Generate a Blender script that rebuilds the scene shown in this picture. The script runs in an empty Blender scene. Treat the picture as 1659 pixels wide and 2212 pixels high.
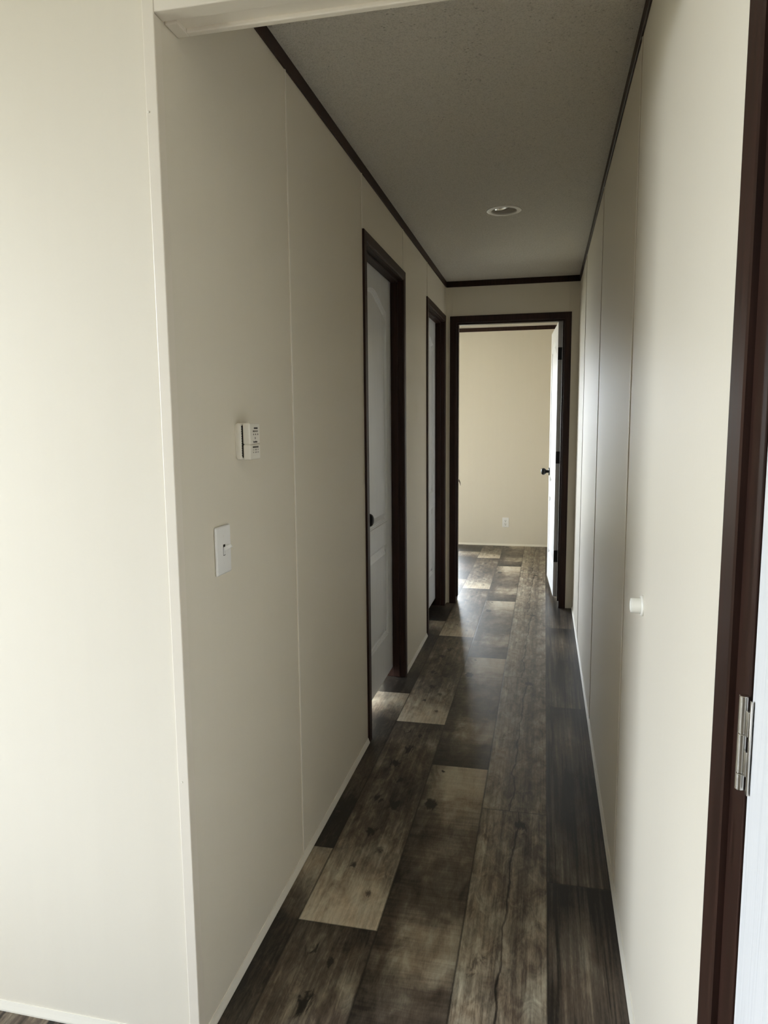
import bpy, bmesh, math, random
from mathutils import Vector, Matrix
random.seed(7)
R = math.radians
sc = bpy.context.scene
COL = sc.collection

# ---------------------------------------------------------------- camera (fitted)
F, YAW, PITCH, ROLL = 1530.63, -0.2225, 0.1256, -0.0086
CAM = Vector((0.6961, -1.5204, 1.33))
cy, sy, cp, sp = math.cos(YAW), math.sin(YAW), math.cos(PITCH), math.sin(PITCH)
fwd = Vector((sy * cp, cy * cp, -sp)); rt = Vector((cy, -sy, 0)); up = rt.cross(fwd)
c_, s_ = math.cos(ROLL), math.sin(ROLL)
rt, up = c_ * rt + s_ * up, c_ * up - s_ * rt
cam_d = bpy.data.cameras.new('camera'); cam = bpy.data.objects.new('camera', cam_d); COL.objects.link(cam)
M = Matrix((rt, up, -fwd)).transposed().to_4x4(); M.translation = CAM
cam.matrix_world = M
cam_d.sensor_fit = 'VERTICAL'; cam_d.sensor_height = 36.0
cam_d.lens = 36.0 * F / 2212.0
cam_d.clip_start = 0.02; cam_d.clip_end = 200
sc.camera = cam

# ---------------------------------------------------------------- dimensions
W = 0.914          # hall width
H = 2.306          # hall ceiling
YF = -0.275        # front edge of the opening
YE = 3.591         # end wall
T = 0.11           # wall thickness
YB = YE + T        # bedroom side of the end wall
YFAR = 6.126       # far bedroom wall
HN = 2.52          # near room ceiling
NX0, NY0 = -2.2, -4.6
BX0, BX1 = -2.1, 1.02

# ---------------------------------------------------------------- node helper
class NT:
    def __init__(s, name):
        s.m = bpy.data.materials.new(name); s.m.use_nodes = True
        s.t = s.m.node_tree; s.t.nodes.clear()
        s.out = s.t.nodes.new('ShaderNodeOutputMaterial')
        s.b = s.t.nodes.new('ShaderNodeBsdfPrincipled')
        s.t.links.new(s.b.outputs[0], s.out.inputs[0])
    def put(s, sock, v):
        if isinstance(v, bpy.types.NodeSocket): s.t.links.new(v, sock)
        elif v is not None: sock.default_value = v
    def set(s, **k):
        for n, v in k.items():
            n = n.replace('_', ' ')
            if isinstance(v, tuple) and len(v) == 3: v = v + (1,)
            s.put(s.b.inputs[n], v)
        return s
    def math(s, op, a, b=None, c=None):
        n = s.t.nodes.new('ShaderNodeMath'); n.operation = op
        s.put(n.inputs[0], a); s.put(n.inputs[1], b); s.put(n.inputs[2], c)
        return n.outputs[0]
    def add(s, a, b): return s.math('ADD', a, b)
    def sub(s, a, b): return s.math('SUBTRACT', a, b)
    def mul(s, a, b): return s.math('MULTIPLY', a, b)
    def coord(s):
        n = s.t.nodes.new('ShaderNodeTexCoord'); return n.outputs['Object']
    def sep(s, v):
        n = s.t.nodes.new('ShaderNodeSeparateXYZ'); s.put(n.inputs[0], v); return n.outputs
    def comb(s, x, y, z):
        n = s.t.nodes.new('ShaderNodeCombineXYZ')
        for i, v in enumerate((x, y, z)): s.put(n.inputs[i], v)
        return n.outputs[0]
    def noise(s, vec, scale=1.0, detail=4, rough=.55, dist=0.0, col=False):
        n = s.t.nodes.new('ShaderNodeTexNoise'); s.put(n.inputs['Vector'], vec)
        n.inputs['Scale'].default_value = scale; n.inputs['Detail'].default_value = detail
        n.inputs['Roughness'].default_value = rough; n.inputs['Distortion'].default_value = dist
        return n.outputs['Color' if col else 'Fac']
    def ramp(s, fac, stops, interp='LINEAR'):
        n = s.t.nodes.new('ShaderNodeValToRGB'); cr = n.color_ramp; cr.interpolation = interp
        while len(cr.elements) < len(stops): cr.elements.new(0.5)
        for e, (p, c) in zip(cr.elements, stops):
            e.position = p; e.color = ((c, c, c, 1) if isinstance(c, (int, float)) else tuple(c) + (1,))
        s.put(n.inputs[0], fac); return n.outputs[0]
    def mix(s, f, a, b, mode='MIX'):
        n = s.t.nodes.new('ShaderNodeMix'); n.data_type = 'RGBA'; n.blend_type = mode
        s.put(n.inputs['Factor'], f)
        for sock, v in ((n.inputs[6], a), (n.inputs[7], b)):
            if isinstance(v, tuple) and len(v) == 3: v = v + (1,)
            s.put(sock, v)
        return n.outputs[2]
    def vscale(s, v, x, y, z):
        n = s.t.nodes.new('ShaderNodeVectorMath'); n.operation = 'MULTIPLY'
        s.put(n.inputs[0], v); n.inputs[1].default_value = (x, y, z); return n.outputs[0]
    def bump(s, h, strength=.2, dist=.001):
        n = s.t.nodes.new('ShaderNodeBump'); n.inputs['Strength'].default_value = strength
        n.inputs['Distance'].default_value = dist; s.put(n.inputs['Height'], h)
        s.t.links.new(n.outputs[0], s.b.inputs['Normal'])

def simple(name, col, rough=.5, spec=.5, metal=0.0):
    return NT(name).set(Base_Color=col, Roughness=rough, Specular_IOR_Level=spec, Metallic=metal).m

# wall panels: vinyl covered board, faint vertical streak, a little sheen
def wall_mat(name, col, rough=.42, spec=.35):
    n = NT(name); co = n.coord()
    st = n.noise(n.vscale(co, 30, 30, 1.2), 1.0, 3)
    fine = n.noise(n.vscale(co, 260, 260, 160), 1.0, 2)
    n.set(Base_Color=n.mix(n.ramp(st, [(.3, 0), (.7, 1)]), tuple(c * .993 for c in col), tuple(min(1, c * 1.004) for c in col)),
          Roughness=n.add(n.mul(st, .14), rough - .07), Specular_IOR_Level=spec)
    n.bump(n.add(n.mul(fine, .5), st), .22, .0012)
    return n.m
WALLC = (.770, .722, .625)
m_wall = wall_mat('cream_wall', WALLC, .50, .20)
m_trimw = simple('cream_trim', (.785, .73, .64), .32, .5)
m_bead = simple('seam_bead', (.83, .785, .70), .3, .5)
m_trimb = simple('base_trim', (.80, .765, .68), .35, .5)

def ceil_mat():
    n = NT('textured_ceiling'); co = n.coord()
    a = n.noise(co, 70, 6, .7); b = n.noise(co, 300, 3, .6); c = n.noise(co, 34, 2)
    v = n.t.nodes.new('ShaderNodeTexVoronoi'); n.put(v.inputs['Vector'], co); v.inputs['Scale'].default_value = 70
    pit = n.ramp(v.outputs['Distance'], [(.10, 0), (.20, 1)])
    gate = n.ramp(c, [(.42, 1), (.62, 0)])
    pitm = n.math('MAXIMUM', pit, gate)
    n.set(Base_Color=n.mix(n.mul(pitm, n.ramp(n.noise(co, 240, 2, .5), [(.38, .45), (.52, 1)])), (.60, .575, .52), (.80, .77, .705)), Roughness=.85, Specular_IOR_Level=.25)  # shade of the stipple relief painted into the colour: darker pits and speckle
    n.bump(n.add(n.add(a, n.mul(b, .5)), n.mul(pitm, .9)), 1.0, .007)
    return n.m
m_ceil = ceil_mat()

def dark_mat():
    n = NT('espresso_wood'); co = n.coord()
    g = n.noise(n.vscale(co, 90, 90, 5), 1.0, 4, .6)
    n.set(Base_Color=n.mix(n.ramp(g, [(.3, 0), (.75, 1)]), (.017, .0068, .0046), (.043, .0188, .0132)),
          Roughness=n.add(n.mul(g, .10), .42), Specular_IOR_Level=.24)
    n.bump(g, .12, .0006)
    return n.m
m_dark = dark_mat()

def door_mat():
    n = NT('white_woodgrain_door'); co = n.coord()
    warp = n.noise(n.vscale(co, 4, 4, 1.2), 1.0, 2, col=True)
    vv = n.t.nodes.new('ShaderNodeVectorMath'); vv.operation = 'MULTIPLY_ADD'
    n.put(vv.inputs[0], warp); vv.inputs[1].default_value = (.05, .05, .0); n.put(vv.inputs[2], co)
    g = n.noise(n.vscale(vv.outputs[0], 240, 240, 5), 1.0, 4, .6)
    g2 = n.noise(n.vscale(vv.outputs[0], 90, 90, 3), 1.0, 2, .5)
    gg = n.ramp(n.add(n.mul(g, .6), n.mul(g2, .4)), [(.36, 0), (.5, .75), (.7, 1)])
    n.set(Base_Color=n.mix(gg, (.745, .765, .80), (.82, .835, .865)), Roughness=.34, Specular_IOR_Level=.5)
    n.bump(gg, .35, .0009)
    return n.m
m_door = door_mat()
m_black = simple('black_metal', (.005, .005, .005), .30, .22)
m_hinge_black = simple('matte_black_metal', (.010, .010, .011), .45, .4)
def nickel():
    n = NT('satin_nickel'); co = n.coord()
    g = n.noise(n.vscale(co, 40, 40, 900), 1.0, 2)
    n.set(Base_Color=(.66, .64, .60), Metallic=1.0, Roughness=.26); return n.m
m_nickel = nickel()
m_bronze = simple('bronze_strike', (.10, .07, .045), .3, .5, .8)
m_plastic = simple('white_plastic', (.86, .86, .86), .30, .5)
m_plastic_warm = simple('warm_white_plastic', (.80, .77, .70), .38, .45)
m_rubber = simple('cream_rubber', (.86, .85, .79), .35, .4)
m_slot = simple('dark_slot', (.02, .017, .014), .7, .2)
m_print = simple('dark_print', (.06, .055, .045), .6, .3)
m_lightw = simple('lamp_white', (.78, .76, .72), .35, .5)
m_baffle = simple('lamp_baffle', (.62, .59, .54), .3, .5)
m_reflector = simple('lamp_reflector', (.80, .79, .76), .12, .6, .6)
def glass():
    m = bpy.data.materials.new('window_glass'); m.use_nodes = True; t = m.node_tree; t.nodes.clear()
    o = t.nodes.new('ShaderNodeOutputMaterial'); tr = t.nodes.new('ShaderNodeBsdfTransparent')
    g = t.nodes.new('ShaderNodeBsdfGlossy'); g.inputs['Roughness'].default_value = .02
    fr = t.nodes.new('ShaderNodeFresnel'); fr.inputs[0].default_value = 1.25
    mx = t.nodes.new('ShaderNodeMixShader'); tr.inputs[0].default_value = (.93, .95, .94, 1)
    t.links.new(fr.outputs[0], mx.inputs[0]); t.links.new(tr.outputs[0], mx.inputs[1]); t.links.new(g.outputs[0], mx.inputs[2])
    t.links.new(mx.outputs[0], o.inputs[0]); return m
m_glass = glass()

# ---------------------------------------------------------------- floor: printed vinyl planks, repeat 1.31 m
def floor_mat():
    n = NT('weathered_plank_floor'); co = n.coord(); x, y, z = n.sep(co)
    PW, PL = .2187, 1.31
    xs = n.math('DIVIDE', n.add(x, .1467 + 5 * PW * 6), PW)
    ci = n.math('FLOOR', xs); u = n.sub(xs, ci)
    k = n.math('MODULO', ci, 5.0)
    isk = [n.math('COMPARE', k, float(i), .1) for i in range(5)]
    js = [.475, .146, 1.085, .805, .443]
    off = None
    for i in range(5):
        t = n.mul(isk[i], js[i]); off = t if off is None else n.add(off, t)
    vs = n.math('DIVIDE', n.add(n.sub(y, off), PL * 8), PL)
    v = n.math('FRACT', vs)
    # plank-local metric coordinates (so that the print repeats exactly on every plank)
    lx, ly = n.mul(u, PW), n.mul(v, PL)
    P = n.comb(lx, ly, n.mul(k, 3.7))
    low = n.noise(n.vscale(P, 9, 4.5, 1), 1, 3, .55)
    low2 = n.noise(n.vscale(P, 16, 7, 1), 1, 4, .6, .6)
    warp = n.mul(n.sub(low, .5), .26)
    vw = n.add(v, warp)
    uw = n.add(u, n.mul(n.sub(low2, .5), .35))
    grain = n.noise(n.vscale(P, 170, 7, 1), 1, 5, .62, .3)          # along the plank
    streak = n.noise(n.vscale(P, 48, 1.6, 1), 1, 3, .6, .25)
    cross = n.noise(n.vscale(P, 5, 62, 1), 1, 5, .65, .5)           # across the plank
    mott = n.noise(n.vscale(P, 30, 12, 1), 1, 6, .68, 1.1)
    fine = n.noise(n.vscale(P, 420, 60, 1), 1, 3, .6)
    def lin(*parts):
        r = None
        for sck, wt in parts:
            t = n.mul(n.sub(sck, .5), wt); r = t if r is None else n.add(r, t)
        return r
    def knot(ku, kv, r, soft=1.0, asp=1.6):
        du = n.mul(n.sub(lx, ku * PW), 1.0); dv = n.mul(n.sub(ly, kv * PL), 1.0 / asp)
        d = n.math('SQRT', n.add(n.mul(du, du), n.mul(dv, dv)))
        d = n.add(d, n.mul(n.sub(mott, .5), r * 5.0))
        return n.ramp(n.math('DIVIDE', d, r), [(.15, 1), (1.0, 0)] if soft else [(.5, 1), (.9, 0)])
    # brightness of each of the five plank prints
    b0 = n.ramp(vw, [(0, .05), (.20, .06), (.27, .26), (.50, .24), (.57, .14), (.66, .08), (.76, .10), (.82, .42), (.93, .62), (1, .50)])
    b0 = n.add(b0, lin((grain, .45), (mott, .50), (streak, .30)))
    b1 = n.ramp(vw, [(0, .86), (.10, .74), (.20, .54), (.34, .36), (.55, .30), (.70, .36), (.84, .40), (.95, .25), (1, .18)])
    b1 = n.add(b1, lin((grain, .42), (mott, .55), (streak, .55), (low2, .65)))
    for (a, b, r, s) in [(.33, .93, .014, .5), (.60, .905, .012, .5), (.50, .80, .022, .45), (.36, .70, .018, .45), (.55, .60, .014, .35), (.30, .50, .020, .4), (.62, .47, .015, .4), (.46, .34, .017, .4), (.66, .27, .011, .3), (.40, .20, .012, .35), (.72, .11, .010, .3)]:
        b1 = n.sub(b1, n.mul(knot(a, b, r), s))
    b2 = n.ramp(vw, [(0, .16), (.08, .26), (.16, .36), (.23, .62), (.30, .58), (.36, .30), (.47, .24), (.55, .42), (.63, .34), (.70, .44), (.80, .62), (.90, .74), (1, .82)])
    edge2 = n.ramp(uw, [(.0, .0), (.42, 1), (.92, 1), (1, .75)])
    b2 = n.mul(b2, n.add(n.mul(edge2, .62), .42))
    b2 = n.add(b2, lin((cross, .40), (low2, .70), (grain, .12)))
    b2 = n.sub(b2, n.mul(knot(.25, .962, .012, 0, 1.2), .7)); b2 = n.sub(b2, n.mul(knot(.18, .775, .016), .45))
    b3 = n.ramp(vw, [(0, .36), (.25, .46), (.5, .52), (.75, .42), (1, .40)])
    half = n.ramp(uw, [(.0, .56), (.24, .66), (.40, .36), (.55, .50), (.62, .30), (.85, .46), (1, .52)])
    b3 = n.add(n.mul(b3, .5), n.mul(half, .5))
    b3 = n.add(b3, lin((mott, .66), (grain, .50), (streak, .45), (low2, .6)))
    crack = n.math('ABSOLUTE', n.sub(lx, n.add(n.mul(n.add(.42, n.mul(v, .14)), PW), n.mul(n.sub(low, .5), .06))))
    b3 = n.sub(b3, n.mul(n.ramp(crack, [(.0003, 1), (.0014, 0)]), .34))
    b3 = n.sub(b3, n.mul(knot(.22, .455, .020), .28)); b3 = n.sub(b3, n.mul(knot(.62, .93, .022), .35))
    b4 = n.ramp(vw, [(0, .34), (.12, .30), (.28, .16), (.50, .12), (.60, .22), (.74, .36), (.86, .22), (1, .08)])
    thin4 = n.noise(n.vscale(P, 85, 1.1, 1), 1, 2, .5, .35)
    edge4 = n.ramp(uw, [(.0, .55), (.15, .9), (.62, 1), (.85, .45), (1, .3)])
    b4 = n.add(n.mul(b4, edge4), lin((streak, .90), (grain, .30), (low2, .30)))
    b4 = n.sub(b4, n.mul(n.ramp(thin4, [(.56, 0), (.64, 1)]), .16))
    br = None
    for m_, b_ in zip(isk, (b0, b1, b2, b3, b4)):
        t = n.mul(m_, b_); br = t if br is None else n.add(br, t)
    br = n.add(br, lin((fine, .22), (mott, .12)))
    br = n.add(n.mul(n.sub(br, .34), 1.14), .305)
    colr = n.ramp(br, [(0, (.016, .0135, .011)), (.14, (.050, .041, .033)), (.32, (.105, .086, .068)), (.50, (.21, .182, .142)), (.75, (.40, .355, .28)), (1, (.58, .53, .43))])
    # hue drift: some prints browner, some greyer
    tint = n.mix(n.ramp(low2, [(.35, 0), (.65, 1)]), (1.08, .975, .885), (.99, 1.0, .98))
    colr = n.mix(1.0, colr, tint, 'MULTIPLY')
    eu = n.mul(n.math('MINIMUM', u, n.sub(1.0, u)), PW)
    ev = n.mul(n.math('MINIMUM', v, n.sub(1.0, v)), PL)
    wob = n.mul(n.sub(n.noise(n.vscale(P, 60, 60, 1), 1, 2), .5), .0016)
    eu = n.add(eu, wob)
    seam = n.math('MAXIMUM', n.ramp(eu, [(.0008, 1), (.0027, 0)]), n.mul(n.ramp(ev, [(.0006, 1), (.0020, 0)]), .75))
    colr = n.mix(n.mul(seam, .85), colr, (.012, .009, .007))
    n.set(Base_Color=colr, Roughness=n.add(n.mul(grain, .20), .31), Specular_IOR_Level=.33)
    n.bump(n.sub(n.add(n.mul(grain, .5), n.mul(mott, .3)), n.mul(seam, 1.5)), .22, .0008)
    return n.m
m_floor = floor_mat()

# ---------------------------------------------------------------- mesh helpers
def obj(name, bm, mat, parent=None, smooth=False, loc=None):
    me = bpy.data.meshes.new(name); bmesh.ops.recalc_face_normals(bm, faces=bm.faces[:])
    bm.to_mesh(me); bm.free()
    mats = mat if isinstance(mat, (list, tuple)) else [mat]
    for m in mats: me.materials.append(m)
    if smooth:
        for p in me.polygons: p.use_smooth = True
        try: me.set_sharp_from_angle(angle=R(38))
        except Exception: pass
    o = bpy.data.objects.new(name, me); COL.objects.link(o)
    if parent: o.parent = parent
    if loc: o.location = loc
    return o
def tag(o, label=None, cat=None, kind=None, group=None):
    for k, v in (('label', label), ('category', cat), ('kind', kind), ('group', group)):
        if v: o[k] = v
    return o
def empty(name, loc, rz=0):
    o = bpy.data.objects.new(name, None); COL.objects.link(o); o.location = loc; o.rotation_euler.z = rz
    o.empty_display_size = .1
    return o
def box(bm, x0, x1, y0, y1, z0, z1, bev=0, seg=2):
    t = bmesh.new()
    vs = [t.verts.new((x, y, z)) for x in (x0, x1) for y in (y0, y1) for z in (z0, z1)]
    for f in ((0, 1, 3, 2), (4, 6, 7, 5), (0, 4, 5, 1), (2, 3, 7, 6), (0, 2, 6, 4), (1, 5, 7, 3)):
        t.faces.new([vs[i] for i in f])
    if bev: bmesh.ops.bevel(t, geom=t.edges[:], offset=bev, segments=seg, affect='EDGES', profile=.5)
    me = bpy.data.meshes.new('t'); t.to_mesh(me); t.free(); bm.from_mesh(me); bpy.data.meshes.remove(me)
def lathe(bm, prof, mat4, n=48):
    """prof: (radius, height) along local z"""
    rings = []
    for r, h in prof:
        if r < 1e-6: rings.append([bm.verts.new(mat4 @ Vector((0, 0, h)))])
        else: rings.append([bm.verts.new(mat4 @ Vector((r * math.cos(2 * math.pi * i / n), r * math.sin(2 * math.pi * i / n), h))) for i in range(n)])
    for a, b in zip(rings, rings[1:]):
        for i in range(n):
            j = (i + 1) % n
            if len(a) == 1 and len(b) == 1: continue
            if len(a) == 1: bm.faces.new((a[0], b[i], b[j]))
            elif len(b) == 1: bm.faces.new((a[i], b[0], a[j]))
            else: bm.faces.new((a[i], b[i], b[j], a[j]))
def axis(d, loc=(0, 0, 0)):
    q = Vector((0, 0, 1)).rotation_difference(Vector(d)).to_matrix().to_4x4(); q.translation = Vector(loc); return q
def extrude_y(bm, prof, y0, y1):
    """closed profile of (x,z) swept along y"""
    a = [bm.verts.new((x, y0, z)) for x, z in prof]; b = [bm.verts.new((x, y1, z)) for x, z in prof]
    n = len(prof)
    for i in range(n): bm.faces.new((a[i], a[(i + 1) % n], b[(i + 1) % n], b[i]))
    bm.faces.new(a); bm.faces.new(b[::-1])
def sweep(bm, prof, pts_fn):
    """closed profile of (p,q); pts_fn(p,q)->list of points, one per station; joined station to station"""
    st = [pts_fn(p, q) for p, q in prof]; ns = len(st[0]); n = len(prof)
    V = [[bm.verts.new(st[i][k]) for i in range(n)] for k in range(ns)]
    for k in range(ns - 1):
        for i in range(n):
            j = (i + 1) % n; bm.faces.new((V[k][i], V[k][j], V[k + 1][j], V[k + 1][i]))
    bm.faces.new(V[0]); bm.faces.new(V[-1][::-1])
S = dict(kind='structure')

# ---------------------------------------------------------------- floor and ceilings
b = bmesh.new(); box(b, NX0 - .1, BX1 + .1, NY0 - .1, YFAR + .1, -.08, 0)
tag(obj('floor', b, m_floor), 'floor of weathered grey and brown wood-look planks running down the hallway', kind='structure')
b = bmesh.new(); cxl, cyl, cr_ = .492, 1.972, .062
# hall ceiling with a round hole for the recessed light
zc = H
outer = [(-T, YF + .08), (W + T, YF + .08), (W + T, YB), (-T, YB)]
ov = [b.verts.new((x, y, zc)) for x, y in outer]; oe = [b.edges.new((ov[i], ov[(i + 1) % 4])) for i in range(4)]
iv = [b.verts.new((cxl + cr_ * math.cos(a * math.pi / 24), cyl + cr_ * math.sin(a * math.pi / 24), zc)) for a in range(48)]
ie = [b.edges.new((iv[i], iv[(i + 1) % 48])) for i in range(48)]
bmesh.ops.triangle_fill(b, use_beauty=True, edges=oe + ie)
g = bmesh.ops.extrude_face_region(b, geom=b.faces[:])
bmesh.ops.translate(b, vec=(0, 0, .1), verts=[v for v in g['geom'] if isinstance(v, bmesh.types.BMVert)])
tag(obj('ceiling', b, m_ceil), 'textured off-white ceiling of the hallway', kind='structure')
b = bmesh.new(); box(b, BX0 - .1, -T - .001, YE - 3.4, YFAR + .1, H, H + .1); box(b, -T - .001, BX1 + .1, YB, YFAR + .1, H, H + .1)
tag(obj('ceiling_bedroom', b, m_ceil), kind='structure')
b = bmesh.new(); box(b, NX0 - .1, W + .12, NY0 - .1, YF + .08, HN, HN + .1)
tag(obj('ceiling_front_room', b, m_ceil), kind='structure')

# ---------------------------------------------------------------- left hall wall with two door openings
D1 = dict(o0=1.217, o1=2.051); D2 = dict(o0=2.735, o1=3.540)
CW = .045; HC = 2.067
for d in (D1, D2): d['i0'], d['i1'] = d['o0'] + CW, d['o1'] - CW
def seam_bead(bm, y, x, side, z0=.018, z1=H - .022, w=.0075, t=.0022):
    box(bm, min(x, x + side * t), max(x, x + side * t), y - w / 2, y + w / 2, z0, z1, .0014, 3)
b = bmesh.new()
ys = [YF + T, D1['i0'] - .016, D1['i1'] + .016, D2['i0'] - .016, D2['i1'] + .016, YE]
for i in (0, 2, 4): box(b, -T, 0, ys[i], ys[i + 1], 0, H + .05)
for i in (1, 3): box(b, -T, 0, ys[i], ys[i + 1], HC - CW + .016, H + .05)
tag(obj('wall_left', b, m_wall), 'cream panelled wall on the left of the hallway', kind='structure')

for i_, (y, z0) in enumerate(((.397, .018), (1.213, HC + .001), (2.022, HC + .001), (2.762, HC + .001), (3.565, .018))):
    b = bmesh.new(); seam_bead(b, y, 0, 1, z0, H - .024, .0085, .0032)
    tag(obj('trim_%d' % (7 + i_), b, m_bead), kind='structure')
# right wall: panels with open joints, one opening for the near white door
D4 = dict(o0=-1.552, o1=-.618); D4['i1'] = -.683; D4['i0'] = -1.487
b = bmesh.new(); PT = .012
gaps = [.447, 1.602, 2.798]
edges = [D4['i1'] + .016 - .05] + gaps + [YE + T]
cores = [(NY0, D4['i0'] - .066 + .05), (D4['i1'] + .016 - .05, YE + T)]
# core
box(b, W + PT, W + T, NY0, D4['i0'] - .012, 0, HN); box(b, W + PT, W + T, D4['i1'] - .038, YE + T, 0, HN)
box(b, W + PT, W + T, D4['i0'] - .012, D4['i1'] - .038, HC - .03, HN)
# skins
box(b, W, W + PT + .001, NY0, D4['i0'] - .012, 0, HN)
box(b, W, W + PT + .001, D4['i0'] - .012, D4['i1'] - .038, HC - .03, HN)
prev = D4['i1'] - .038
for i, gy in enumerate(gaps + [YE + T]):
    e = gy - (.0014 if i < 3 else 0)
    box(b, W, W + PT + .001, prev, e, 0, HN if i == 0 and False else (HN if gy < 0 else H + .05))
    prev = gy + .0014
box(b, W, W + T, YF - .3, YF + .1, H, HN)
tag(obj('wall_right', b, m_wall), 'cream panelled wall on the right of the hallway', kind='structure')

for i_, gy in enumerate(gaps):
    b = bmesh.new(); seam_bead(b, gy + .0014 + .0042, W, -1, .02, H - .024, .0075, .0026)
    tag(obj('trim_%d' % (12 + i_), b, m_bead), kind='structure')
# front wall to the left of the opening
b = bmesh.new(); box(b, NX0, 0, YF, YF + T, 0, HN)
tag(obj('wall_front', b, m_wall), 'plain cream wall beside the hallway opening, left edge of view', kind='structure')

# header over the opening
b = bmesh.new()
box(b, 0, W, YF, YF + .08, 2.068, HN)
box(b, 0, W, YF - .003, YF + .032, 2.060, 2.0895, .0022, 3)         # front nosing
box(b, .0, W, YF + .0345, YF + .082, 2.0655, 2.070)                 # recessed soffit
box(b, .026, W - .026, YF + .070, YF + .084, 2.0575, 2.068, .002, 2)
box(b, .0015, .026, YF + .035, YF + .084, 2.0575, 2.068, .002, 2)
box(b, W - .026, W - .0015, YF + .035, YF + .084, 2.0575, 2.068, .002, 2)
tag(obj('wall_header', b, m_trimw), 'cream trimmed header across the top of the hallway opening', kind='structure')

# corner moulding of the opening
b = bmesh.new()
box(b, -.0215, .0025, YF - .0042, YF + .0, .0, HN, .0019, 3)
box(b, .0, .0025, YF - .0025, YF + .020, 0, 2.0575, .0008, 2)
t1 = tag(obj('trim_1', b, m_trimw), 'slim cream corner moulding on the left edge of the opening', kind='structure')
for z, dx in ((1.893, 0), (.605, .004)):
    b = bmesh.new(); lathe(b, [(.0022, 0), (.0022, .0006), (.0012, .0011), (0, .0009)], axis((0, -1, 0), (-.0165 + dx, YF - .0042, z)), 12)
    obj('nail', b, m_trimb, t1, True)

# dark crown strips
def crown(name, pts):
    b = bmesh.new()
    for p in pts: box(b, *p, .0015, 2)
    return tag(obj(name, b, m_dark), kind='structure')
CH = .040
crown('trim_2', [(0, .0065, YF + .08, YE, H - CH, H)])
crown('trim_3', [(W - .0065, W, YF + .08, YE, H - CH, H)])
crown('trim_4', [(.0065, W - .0065, YE - .0065, YE, H - CH, H)])
crown('trim_5', [(BX0, BX1, YFAR - .0065, YFAR, H - CH, H)])
crown('trim_6', [(BX0, BX1, YB, YB + .0065, H - CH, H)])

# base cove strips
def base(name, segs, mat=m_trimb):
    b = bmesh.new()
    for x0, x1, y0, y1, sx, syy in segs:
        h, t = .021, .008
        if sx: # along y on a wall facing sx
            xw = x0; prof = [(xw, 0), (xw + sx * t, 0), (xw + sx * t, .004), (xw + sx * .0045, .013), (xw + sx * .002, h), (xw, h)]
            extrude_y(b, prof, y0, y1)
        else:
            yw = y0; prof = [(0, 0), (t, 0), (t, .004), (.0045, .013), (.002, h), (0, h)]
            sweep(b, prof, lambda p, q: [(x0, yw + syy * p, q), (x1, yw + syy * p, q)])
    return tag(obj(name, b, mat), kind='structure')
base('baseboard_left', [(0, 0, YF + .02, D1['o0'], 1, 0), (0, 0, D1['o1'], D2['o0'], 1, 0), (0, 0, D2['o1'], YE, 1, 0)])
base('baseboard_right', [(W, W, D4['o1'], YE, -1, 0), (W, W, NY0, D4['o0'], -1, 0)])
base('baseboard_front', [(NX0, -.0215, YF, YF, 0, -1)])
base('baseboard_far', [(BX0, BX1, YFAR, YFAR, 0, -1)])

# ---------------------------------------------------------------- end wall with the open doorway
D3 = dict(o0=.031, o1=.862); D3['i0'], D3['i1'] = D3['o0'] + CW, D3['o1'] - CW
b = bmesh.new()
box(b, -T, D3['i0'] - .016, YE, YB, 0, H + .05); box(b, D3['i1'] + .016, W + T, YE, YB, 0, H + .05)
box(b, D3['i0'] - .016, D3['i1'] + .016, YE, YB, HC - CW + .016, H + .05)
for x in (.047, .846): box(b, x - .003, x + .003, YE - .0014, YE, HC + .001, H - CH, .0005, 1)
for x, s in ((.0, 1), ):
    box(b, .0, .010, YE - .010, YE, .0, H - CH, .002, 2)
tag(obj('wall_end', b, m_wall), 'cream wall at the far end of the hallway around the open doorway', kind='structure')

# ---------------------------------------------------------------- doors
def panel_outline(x0, x1, z0, z1, arch=0, n=28):
    """closed outline, counter-clockwise in (a,z); arch>0 raises an ogee crown above z1"""
    pts = []
    def line(p, q, m):
        for i in range(m): pts.append((p[0] + (q[0] - p[0]) * i / m, p[1] + (q[1] - p[1]) * i / m))
    line((x0, z0), (x1, z0), 10); line((x1, z0), (x1, z1), 16)
    if arch:
        for i in range(n * 2):
            t = i / (n * 2); a = 2 * t - 1
            h = arch * (.5 + .5 * math.cos(math.pi * a)) ** .82
            pts.append((x1 + (x0 - x1) * t, z1 + h))
    else: line((x1, z1), (x0, z1), 10)
    line((x0, z1), (x0, z0), 16)
    return pts
def offset(pts, d):
    n = len(pts); out = []
    for i in range(n):
        p0, p1, p2 = Vector(pts[i - 1]), Vector(pts[i]), Vector(pts[(i + 1) % n])
        e1 = (p1 - p0).normalized(); e2 = (p2 - p1).normalized()
        n1 = Vector((-e1.y, e1.x)); n2 = Vector((-e2.y, e2.x)); m = (n1 + n2)
        m = m / max(.35, m.length_squared) * 2 if m.length_squared > 1e-6 else n1
        m = m.normalized() / max(.5, m.normalized().dot(n1))
        out.append((p1.x + m.x * d, p1.y + m.y * d))
    return out
PROF = [(0, 0), (.0025, -.0040), (.0060, -.0044), (.0080, -.0085), (.0115, -.0090), (.0140, -.0130), (.0165, -.0134), (.0185, -.0132), (.046, -.0020), (.0480, -.0012)]
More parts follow.
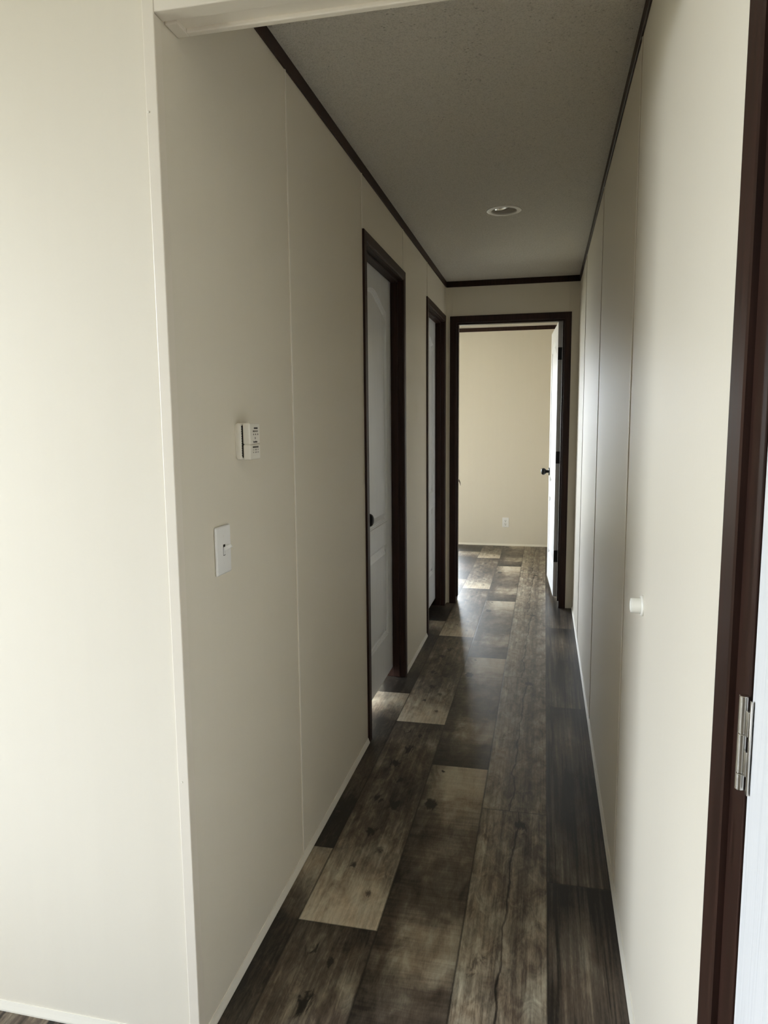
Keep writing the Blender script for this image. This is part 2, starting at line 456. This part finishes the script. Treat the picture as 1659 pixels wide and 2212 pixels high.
def leaf_mesh(wd, z0, z1, th=.035):
    """leaf in local coords: hinge edge at y=0, free edge at y=wd, faces at x=0 (outward -x) and x=th"""
    bm = bmesh.new(); st = .103; zz = z0
    hgt = z1 - z0
    outs = [panel_outline(st, wd - st, .737 - .845 + .845 - .737 + .21 + zz, .68 + zz), panel_outline(st, wd - st, .788 + zz, 1.800 + zz, .066)]
    for side in (0, 1):
        xf = 0 if side == 0 else th; sg = 1 if side == 0 else -1
        rect = [bm.verts.new((xf, a, z)) for a, z in ((0, z0), (wd, z0), (wd, z1), (0, z1))]
        es = [bm.edges.new((rect[i], rect[(i + 1) % 4])) for i in range(4)]
        for o in outs:
            rings = []
            for d, h in PROF:
                pts = offset(o, d) if d else o
                rings.append([bm.verts.new((xf - sg * h, a, z)) for a, z in pts])
            n = len(o)
            for i in range(n): es.append(bm.edges.new((rings[0][i], rings[0][(i + 1) % n])))
            for ra, rb in zip(rings, rings[1:]):
                for i in range(n):
                    j = (i + 1) % n; bm.faces.new((ra[i], ra[j], rb[j], rb[i]))
            bm.faces.new(rings[-1])
        bmesh.ops.triangle_fill(bm, use_beauty=True, edges=es)
        if side == 0: r0 = rect
        else: r1 = rect
    for i in range(4): bm.faces.new((r0[i], r0[(i + 1) % 4], r1[(i + 1) % 4], r1[i]))
    return bm
KNOB = [(0, 0), (.032, 0), (.0325, .003), (.030, .007), (.020, .0095), (.0125, .0115), (.0112, .018), (.0120, .024), (.016, .0275), (.0215, .0325), (.0262, .040), (.0275, .048), (.0262, .055), (.0215, .0615), (.014, .0655), (.006, .0672), (0, .0675)]
def knob(parent, at, d, name='knob'):
    b = bmesh.new(); lathe(b, KNOB, axis(d, at), 40)
    return tag(obj(name, b, m_black, parent, True), 'black round door knob')

def door_frame(root, horiz, D, wallface, deep, sgn, side_name='casing', casing_w=None, zt=HC, jt=.012):
    """casing round the opening, jamb lining and stop.  horiz=True: opening runs along x, wall faces -y at wallface, depth runs +y
       horiz=False: opening runs along y, wall face at x=wallface, depth runs in sgn direction"""
    cw = casing_w or CW
    def P(a, dpt, z): # a along opening, dpt into the wall from its face
        return (a, wallface + dpt, z) if horiz else (wallface + sgn * dpt, a, z)
    def bx(bm, a0, a1, d0, d1, z0, z1, bev=.0012):
        p, q = P(a0, d0, z0), P(a1, d1, z1)
        box(bm, min(p[0], q[0]), max(p[0], q[0]), min(p[1], q[1]), max(p[1], q[1]), z0, z1, bev, 2)
    o0, o1, i0, i1 = D['o0'], D['o1'], D['i0'], D['i1']; zi = zt - cw
    for face, dd in ((0, -1), (1, 1)):
        b = bmesh.new(); base_d = 0 if face == 0 else deep
        # stepped casing profile: (distance from outer edge, thickness)
        prof = [(0, 0), (0, .0075), (.0015, .0088), (cw * .84, .0088), (cw * .88, .0068), (cw, .0060), (cw, 0)]
        def fn(p, q, base_d=base_d, dd=dd):
            e = base_d + dd * q
            return [P(o0 + p, e, 0), P(o0 + p, e, zt - p), P(o1 - p, e, zt - p), P(o1 - p, e, 0)]
        sweep(b, prof, fn)
        obj('casing', b, m_dark, root)
    b = bmesh.new()
    jl, jh = i0 + .002, i1 - .002
    bx(b, jl - jt, jl, .0, deep, 0, zi, .0006); bx(b, jh, jh + jt, .0, deep, 0, zi, .0006)
    bx(b, jl - jt, jh + jt, .0, deep, zi - .002, zi + .010, .0006)
    obj('jamb', b, m_dark, root)
    return jl, jh, zi - .002
def stops(root, horiz, jl, jh, zj, wallface, sgn, d0, d1, sw=.010, zbot=.004):
    b = bmesh.new()
    def bx(a0, a1, z0, z1):
        if horiz: box(b, a0, a1, wallface + d0, wallface + d1, z0, z1, .0012, 2)
        else:
            x0, x1 = wallface + sgn * d0, wallface + sgn * d1; box(b, min(x0, x1), max(x0, x1), a0, a1, z0, z1, .0012, 2)
    bx(jl, jl + sw, zbot, zj); bx(jh - sw, jh, zbot, zj); bx(jl, jh, zj - sw, zj)
    obj('door_stop_strip', b, m_dark, root)

def hinge_black(parent, x, y, z, th):
    """leaf of a butt hinge let into the hinge edge, with its barrel (local coords of the leaf)"""
    b = bmesh.new(); box(b, x + .001, x + th - .001, y - .0016, y + .001, z - .043, z + .043, .0008, 1)
    lathe(b, [(0, -.045), (.0055, -.045), (.0055, .045), (0, .045)], axis((0, 0, 1), (x + th + .003, y - .004, z)), 16)
    return obj('hinge', b, m_hinge_black, parent, True)

ZL = .055   # undercut of the door leaves
def closed_left_door(num, D, label, back=.062):
    root = tag(empty('door_%d' % num, (0, 0, 0)), label, 'door', 'structure')
    jl, jh, zj = door_frame(root, False, D, 0, T, -1)
    stops(root, False, jl, jh, zj, 0, -1, .022, .057)
    wd = (jh - jl) - .005
    lf = obj('door_leaf', leaf_mesh(wd, ZL, zj - .003), m_door, root)
    # local y runs from the hinge edge: hinge at the far side (jh), visible face (local x=0 side, outward -x) turned to the hall (+x)
    lf.location = (-.0595, jh - .0025, 0); lf.rotation_euler.z = math.pi
    if num == 1: knob(lf, (-.0, wd - back, .925), (-1, 0, 0))
    knob(lf, (.035, wd - back, .925), (1, 0, 0))
    for z in (.28, 1.05, 1.83): hinge_black(lf, 0, 0, z, .035)
    return root
closed_left_door(1, D1, 'nearer white arched-panel door with dark frame and black knob on the left hallway wall')
closed_left_door(2, D2, 'farther white arched-panel door with dark frame on the left, beside the hallway end', .029)

# open bedroom door
root3 = tag(empty('door_3', (0, 0, 0)), 'white door standing open into the bedroom, in a dark frame at the hallway end', 'door', 'structure')
jl, jh, zj = door_frame(root3, True, D3, YE, T, 1)
stops(root3, True, jl, jh, zj, YE, 1, .018, .068, .010, .045)
wd3 = .735
lf = obj('door_leaf', leaf_mesh(wd3, ZL, zj - .004), m_door, root3)
lf.location = (.7765, YB + .001, 0); lf.rotation_euler.z = R(3.1)
knob(lf, (0, wd3 - .062, .925), (-1, 0, 0)); knob(lf, (.035, wd3 - .062, .925), (1, 0, 0))
for z in (.354, 1.071, 1.80): hinge_black(lf, 0, 0, z, .035)
# curved strike lip on the left jamb
b = bmesh.new()
box(b, jl - .0005, jl + .0012, YE + .072, YE + .106, .872, .930, .0004, 1)
lip = [(0, 0, .905), (.004, .010, .902), (.009, .018, .893), (.0125, .024, .880), (.0135, .027, .868)]
vs = []
for dx, dy, z in lip:
    vs.append([b.verts.new((jl + dx, YE + .100 + dy, z + w)) for w in (-.007, .007)] + [b.verts.new((jl + dx + .003, YE + .100 + dy, z + w)) for w in (.007, -.007)])
for a, c in zip(vs, vs[1:]):
    for i in range(4): b.faces.new((a[i], a[(i + 1) % 4], c[(i + 1) % 4], c[i]))
b.faces.new(vs[0]); b.faces.new(vs[-1][::-1])
obj('strike_plate', b, m_bronze, root3, True)

# near door in the right wall
root4 = tag(empty('door_4', (0, 0, 0)), 'white wood-grain door with dark frame and nickel hinge at the right edge', 'door', 'structure')
D4c = dict(o0=D4['o0'], o1=D4['o1'], i0=D4['i0'], i1=D4['i1'])
b = bmesh.new(); cw4 = .065
prof = [(0, 0), (0, .0075), (.004, .0098), (cw4 * .90, .0098), (cw4, .0085), (cw4, 0)]
sweep(b, prof, lambda p, q: [(W - q, D4['o0'] + p, 0), (W - q, D4['o0'] + p, HC - p), (W - q, D4['o1'] - p, HC - p), (W - q, D4['o1'] - p, 0)])
obj('casing', b, m_dark, root4)
b = bmesh.new(); j0, j1 = -1.478, -.738
for a0, a1 in ((D4['i0'] - .001, j0), (j1, D4['i1'] + .001)): box(b, W - .0015, W + T, a0, a1, 0, HC - .045, .0015, 2)
box(b, W - .0015, W + T, D4['i0'], D4['i1'], HC - .060, HC - .046, .0015, 2)
obj('jamb', b, m_dark, root4)
b = bmesh.new(); box(b, W + .045, W + .085, j0, j0 + .012, .01, HC - .06, .001, 1); box(b, W + .045, W + .085, j1 - .012, j1, .01, HC - .06, .001, 1); box(b, W + .045, W + .085, j0, j1, HC - .075, HC - .06, .001, 1)
obj('door_stop_strip', b, m_dark, root4)
wd4 = (j1 - j0) - .007
lf4 = obj('door_leaf', leaf_mesh(wd4, .02, HC - .064), m_door, root4)
lf4.location = (W + .001 - .001, j1 - .0035, 0)
lf4.rotation_euler.z = 0
# leaf runs from the hinge (far, y=j1) toward -y, face to -x: mirror through rotation about z by pi puts face to +x, so flip the copy
lf4.location = (W + .0355, j1 - .0035, 0); lf4.rotation_euler.z = math.pi
def nickel_hinge(z):
    """three-knuckle butt hinge seen closed: barrel proud of the gap, knuckle arms running to the leaf edge"""
    b = bmesh.new(); L = .105; xb, yb, r = W - .0058, j1 + .0030, .0052
    for a, c in ((-.5, -.32), (-.32, .10), (.10, .5)):
        z0, z1 = z + a * L + .0003, z + c * L - .0003
        lathe(b, [(0, z0), (r - .0006, z0), (r, z0 + .0006), (r, z1 - .0006), (r - .0006, z1), (0, z1)], axis((0, 0, 1), (xb, yb, 0)), 28)
    # strip along the leaf edge and the two arms that wrap from it round the barrel
    box(b, W - .0032, W - .0010, j1 - .0125, j1 - .0075, z - .5 * L, z + .485 * L, .0004, 1)
    for a, c in ((-.32, -.06), (.10, .36)): box(b, W - .0052, W - .0012, j1 - .0080, yb, z + a * L, z + c * L, .0007, 2)
    return tag(obj('hinge', b, m_nickel, root4, True), 'satin nickel butt hinge')
for z in (.23, .988, 1.80): nickel_hinge(z)
knob(lf4, (.035, wd4 - .062, .925), (1, 0, 0))

# ---------------------------------------------------------------- thermostat
th = tag(empty('thermostat', (0, .035, 1.289)), 'boxy off-white thermostat on the left wall above the light switch', 'thermostat')
b = bmesh.new(); box(b, 0, .0040, -.0285, .0280, -.036, .040, .0012, 2); obj('wall_bracket', b, m_plastic_warm, th)
b = bmesh.new(); box(b, .0012, .0160, -.0295, .0295, -.0420, .0425, .0052, 4); obj('base_plate', b, m_plastic_warm, th, True)
b = bmesh.new(); box(b, .0140, .0210, -.0262, .0262, -.0370, .0370, .0015, 1)
for i in range(13):
    z = -.033 + i * .0055; box(b, .0150, .0205, -.0272, -.0258, z, z + .0022, .0003, 1)
obj('vent_core', b, m_slot, th)
b = bmesh.new(); box(b, .0195, .0375, -.0295, .0295, -.0065, .0425, .0034, 4); obj('cover', b, m_plastic_warm, th, True)
b = bmesh.new(); box(b, .0195, .0375, -.0295, .0295, -.0422, -.0066, .0034, 4); obj('lower_cover', b, m_plastic_warm, th, True)
b = bmesh.new(); box(b, .0170, .0235, -.0075, .0010, .0400, .0452, .0008, 2); obj('setting_lever', b, m_plastic_warm, th, True)
b = bmesh.new()
def dash(y0, y1, z0, z1): box(b, .0372, .03765, y0, y1, z0, z1)
# small dark marks on the face as the photo shows them (too fine to read)
dash(-.006, .016, .0285, .0325)
for y, w in ((-.012, .005), (-.0055, .004), (.0015, .004), (.0075, .004), (.014, .0025)): dash(y, y + w, .0215, .0255)
for y in (-.010, .002, .014): dash(y, y + .004, .0145, .0180)
dash(-.001, .002, .0050, .0100)
for i in range(8): dash(-.0115 + i * .0030, -.0115 + i * .0030 + .0024, -.0030, .0012 if i in (0, 4, 5) else .0002)
for i in range(9): dash(-.0155 + i * .0038, -.0155 + i * .0038 + .0031, -.0150, -.0112)
for y in (-.013, -.003, .0015, .006, .0145): dash(y, y + .0018, -.0210, -.0175)
for y in (-.013, -.001, .0055, .0150): dash(y, y + .0026, -.0268, -.0238)
obj('printed_marks', b, m_print, th)

# ---------------------------------------------------------------- light switch
sw = tag(empty('light_switch', (0, -.084, 1.052)), 'white single toggle light switch on the left wall below the thermostat', 'light switch')
def plate(bm, w, h, t=.0062, hole=None):
    box(bm, 0, t, -w / 2, w / 2, -h / 2, h / 2, .0045, 4)
b = bmesh.new(); plate(b, .0735, .108); obj('wall_plate', b, m_plastic, sw, True)
b = bmesh.new(); box(b, .0055, .0065, -.0050, .0050, -.0125, .0125); obj('toggle_slot', b, m_slot, sw)
b = bmesh.new(); box(b, .0058, .0070, -.0040, .0040, -.0112, .0055, .0004, 1)
t = bmesh.new(); box(t, 0, .0205, -.0038, .0038, -.0042, .0042, .0012, 2)
bmesh.ops.rotate(t, verts=t.verts[:], cent=(0, 0, 0), matrix=Matrix.Rotation(R(-28), 3, 'Y')); bmesh.ops.translate(t, verts=t.verts[:], vec=(.0050, 0, .0010))
me = bpy.data.meshes.new('t'); t.to_mesh(me); t.free(); b.from_mesh(me)
obj('toggle', b, m_plastic, sw, True)
for z in (.030, -.030):
    b = bmesh.new(); lathe(b, [(0, 0), (.0032, 0), (.0030, .0006), (0, .0010)], axis((1, 0, 0), (.0060, 0, z)), 16); obj('screw', b, m_plastic, sw, True)

# ---------------------------------------------------------------- outlet on the bedroom wall
ol = tag(empty('electrical_outlet', (.3055, YFAR, .2545)), 'white duplex electrical outlet low on the cream bedroom wall', 'outlet')
b = bmesh.new(); box(b, -.0345, .0345, -.0062, 0, -.0525, .0525, .0040, 3); obj('wall_plate', b, m_plastic, ol, True)
b = bmesh.new(); box(b, -.0170, .0170, -.0078, -.0050, -.0340, .0340, .0012, 2); obj('receptacle', b, m_plastic, ol, True)
b = bmesh.new()
for zc2 in (.0165, -.0195):
    box(b, -.0080, -.0045, -.0082, -.0070, zc2 - .0005, zc2 + .0085); box(b, .0045, .0075, -.0082, -.0070, zc2 + .0005, zc2 + .0080)
    lathe(b, [(0, 0), (.0034, 0), (.0034, .0006), (0, .0006)], axis((0, -1, 0), (0, -.0076, zc2 - .0085)), 14)
obj('slots', b, m_slot, ol)

# ---------------------------------------------------------------- wall bumper
bp = tag(empty('door_bumper', (W, .085, .926)), 'small round cream rubber door bumper on the right wall', 'door stop')
b = bmesh.new(); lathe(b, [(0, -.001), (.0225, -.001), (.0230, .0025), (.0215, .0048), (.0180, .0056)], axis((-1, 0, 0)), 40); obj('flange', b, m_rubber, bp, True)
b = bmesh.new(); lathe(b, [(.0175, .0050), (.0168, .0150), (.0172, .0225), (.0160, .0255), (.0125, .0262), (.0105, .0235), (.0, .0230)], axis((-1, 0, 0)), 40); obj('cup', b, m_rubber, bp, True)

# ---------------------------------------------------------------- recessed ceiling light (off)
rl = tag(empty('recessed_light', (cxl, cyl, H)), 'round white recessed ceiling light, switched off, in the hallway ceiling', 'ceiling light')
b = bmesh.new(); lathe(b, [(.0575, .004), (.0570, -.0010), (.0600, -.0042), (.0700, -.0050), (.0795, -.0030), (.0810, .0), (.0805, .0015), (.0640, .0015)], axis((0, 0, 1)), 64); obj('trim_ring', b, m_lightw, rl, True)
b = bmesh.new(); lathe(b, [(.0575, .003), (.0560, .012), (.0555, .020), (.0535, .024), (.0530, .045), (.050, .060), (.0, .062)], axis((0, 0, 1)), 64); obj('baffle', b, m_baffle, rl, True)
b = bmesh.new(); lathe(b, [(.0, .0110), (.0180, .0115), (.0400, .0150), (.0440, .0185), (.0430, .030), (.0300, .050), (.0180, .060)], axis((-.22, .10, 1)), 48); obj('lamp', b, m_reflector, rl, True)

# ---------------------------------------------------------------- other rooms (they carry the daylight)
win = []
def wall_with_window(name, horiz, pos, d, a0, a1, zt, openings, num0):
    """wall slab: horiz -> runs along x at y=pos, thickness d (signed); else along y at x=pos"""
    b = bmesh.new()
    def bx(p, q, z0, z1):
        if q - p < 1e-4: return
        if horiz: box(b, p, q, min(pos, pos + d), max(pos, pos + d), z0, z1)
        else: box(b, min(pos, pos + d), max(pos, pos + d), p, q, z0, z1)
    cur = a0
    for (p, q, z0, z1) in openings:
        bx(cur, p, 0, zt); bx(p, q, 0, z0); bx(p, q, z1, zt); cur = q
    bx(cur, a1, 0, zt)
    tag(obj(name, b, m_wall), kind='structure')
    for (p, q, z0, z1) in openings:
        r = tag(empty('window_%d' % num0, (0, 0, 0)), kind='structure'); num0 += 1
        def add(bm, a, c, d0, d1, u0, u1):
            if horiz: box(bm, a, c, min(pos + d0 * d, pos + d1 * d), max(pos + d0 * d, pos + d1 * d), u0, u1, .003, 1)
            else: box(bm, min(pos + d0 * d, pos + d1 * d), max(pos + d0 * d, pos + d1 * d), a, c, u0, u1, .003, 1)
        b = bmesh.new(); f = .04
        add(b, p, q, .3, .8, z0, z0 + f); add(b, p, q, .3, .8, z1 - f, z1); add(b, p, p + f, .3, .8, z0, z1); add(b, q - f, q, .3, .8, z0, z1)
        add(b, p, q, .35, .75, (z0 + z1) / 2 - .018, (z0 + z1) / 2 + .018)
        obj('window_frame', b, m_plastic, r)
        b = bmesh.new(); 
        if horiz: box(b, p + f, q - f, pos + .52 * d, pos + .55 * d, z0 + f, z1 - f)
        else: box(b, pos + .52 * d, pos + .55 * d, p + f, q - f, z0 + f, z1 - f)
        obj('glass_pane', b, m_glass, r)
        # daylight portal for the sky just outside the pane
        ld = bpy.data.lights.new('window_portal', 'AREA'); ld.shape = 'RECTANGLE'; ld.size = q - p; ld.size_y = z1 - z0
        ld.cycles.is_portal = True
        lo = bpy.data.objects.new('window_portal', ld); COL.objects.link(lo)
        c = (p + q) / 2; zc = (z0 + z1) / 2; dd = pos + d * .98
        lo.location = (c, dd, zc) if horiz else (dd, c, zc)
        nrm = Vector((0, -1 if d > 0 else 1, 0)) if horiz else Vector((-1 if d > 0 else 1, 0, 0))   # shines into the room
        lo.rotation_euler = (-nrm).to_track_quat('Z', 'Y').to_euler()
# front room
WIN_W = [(-2.25, -1.02, .35, 2.32)]
WIN_S = [(-.3, .0, 1.6, 2.1)]
WIN_B = [(-1.80, -.225, .14, 1.92)]
WIN_L = [(4.4, 4.68, .60, 2.10)]
WIN_T = [(.95, 2.3, .12, 2.0)]
wall_with_window('wall_west', False, NX0, -.14, NY0 - .14, YF + T, HN, WIN_W, 1)
wall_with_window('wall_south', True, NY0, -.14, NX0, W + T, HN, WIN_S, 2)
# bedroom
wall_with_window('wall_far', True, YFAR, .14, BX0 - .14, BX1 + .14, H + .05, WIN_B, 3)
b = bmesh.new(); box(b, BX1, BX1 + .1, YB, YFAR, 0, H + .05); box(b, W + T - .001, BX1 + .1, YB, YB + .1, 0, H + .05)
tag(obj('wall_bedroom_right', b, m_wall), kind='structure')
wall_with_window('wall_bedroom_window', False, BX0, -.14, YE, YFAR, H + .05, WIN_L, 5)
b = bmesh.new(); box(b, BX0, -T, YE, YB, 0, H + .05)
tag(obj('wall_bedroom_left', b, m_wall), kind='structure')
# bathroom and closet behind the left wall
wall_with_window('wall_bath', False, -1.75, -.14, .7, 2.6, H + .05, WIN_T, 4)
b = bmesh.new(); box(b, -1.75, -T, .65, .75, 0, H + .05); box(b, -1.75, -T, 2.5, 2.6, 0, H + .05); box(b, -1.0, -.9, 2.6, YE, 0, H + .05)
tag(obj('wall_partition', b, m_wall), kind='structure')

# ---------------------------------------------------------------- daylight
w = bpy.data.worlds.new('sky'); sc.world = w; w.use_nodes = True; t = w.node_tree; t.nodes.clear()
wo = t.nodes.new('ShaderNodeOutputWorld'); bg = t.nodes.new('ShaderNodeBackground'); tc = t.nodes.new('ShaderNodeTexCoord')
sx = t.nodes.new('ShaderNodeSeparateXYZ'); rp = t.nodes.new('ShaderNodeValToRGB'); mr = t.nodes.new('ShaderNodeMapRange')
t.links.new(tc.outputs['Generated'], sx.inputs[0]); t.links.new(sx.outputs[2], mr.inputs[0])
mr.inputs[1].default_value = -1; mr.inputs[2].default_value = 1
t.links.new(mr.outputs[0], rp.inputs[0])
e = rp.color_ramp.elements; e[0].position = .44; e[0].color = (.30, .29, .24, 1); e[1].position = .52; e[1].color = (.92, .95, 1.035, 1)
x = rp.color_ramp.elements.new(.85); x.color = (.87, .925, 1.035, 1)
t.links.new(rp.outputs[0], bg.inputs[0]); bg.inputs[1].default_value = 9.0
t.links.new(bg.outputs[0], wo.inputs[0])

# ---------------------------------------------------------------- render look
vs_ = sc.view_settings
sc.display_settings.display_device = 'sRGB'
vs_.view_transform = 'Standard'; vs_.look = 'None'; vs_.gamma = 1.0; vs_.use_curve_mapping = False
vs_.exposure = 1.6
cy_ = sc.cycles
cy_.max_bounces = 14; cy_.diffuse_bounces = 10; cy_.glossy_bounces = 6; cy_.transparent_max_bounces = 8
cy_.sample_clamp_indirect = 6.0; cy_.caustics_reflective = False; cy_.caustics_refractive = False
cy_.use_denoising = True
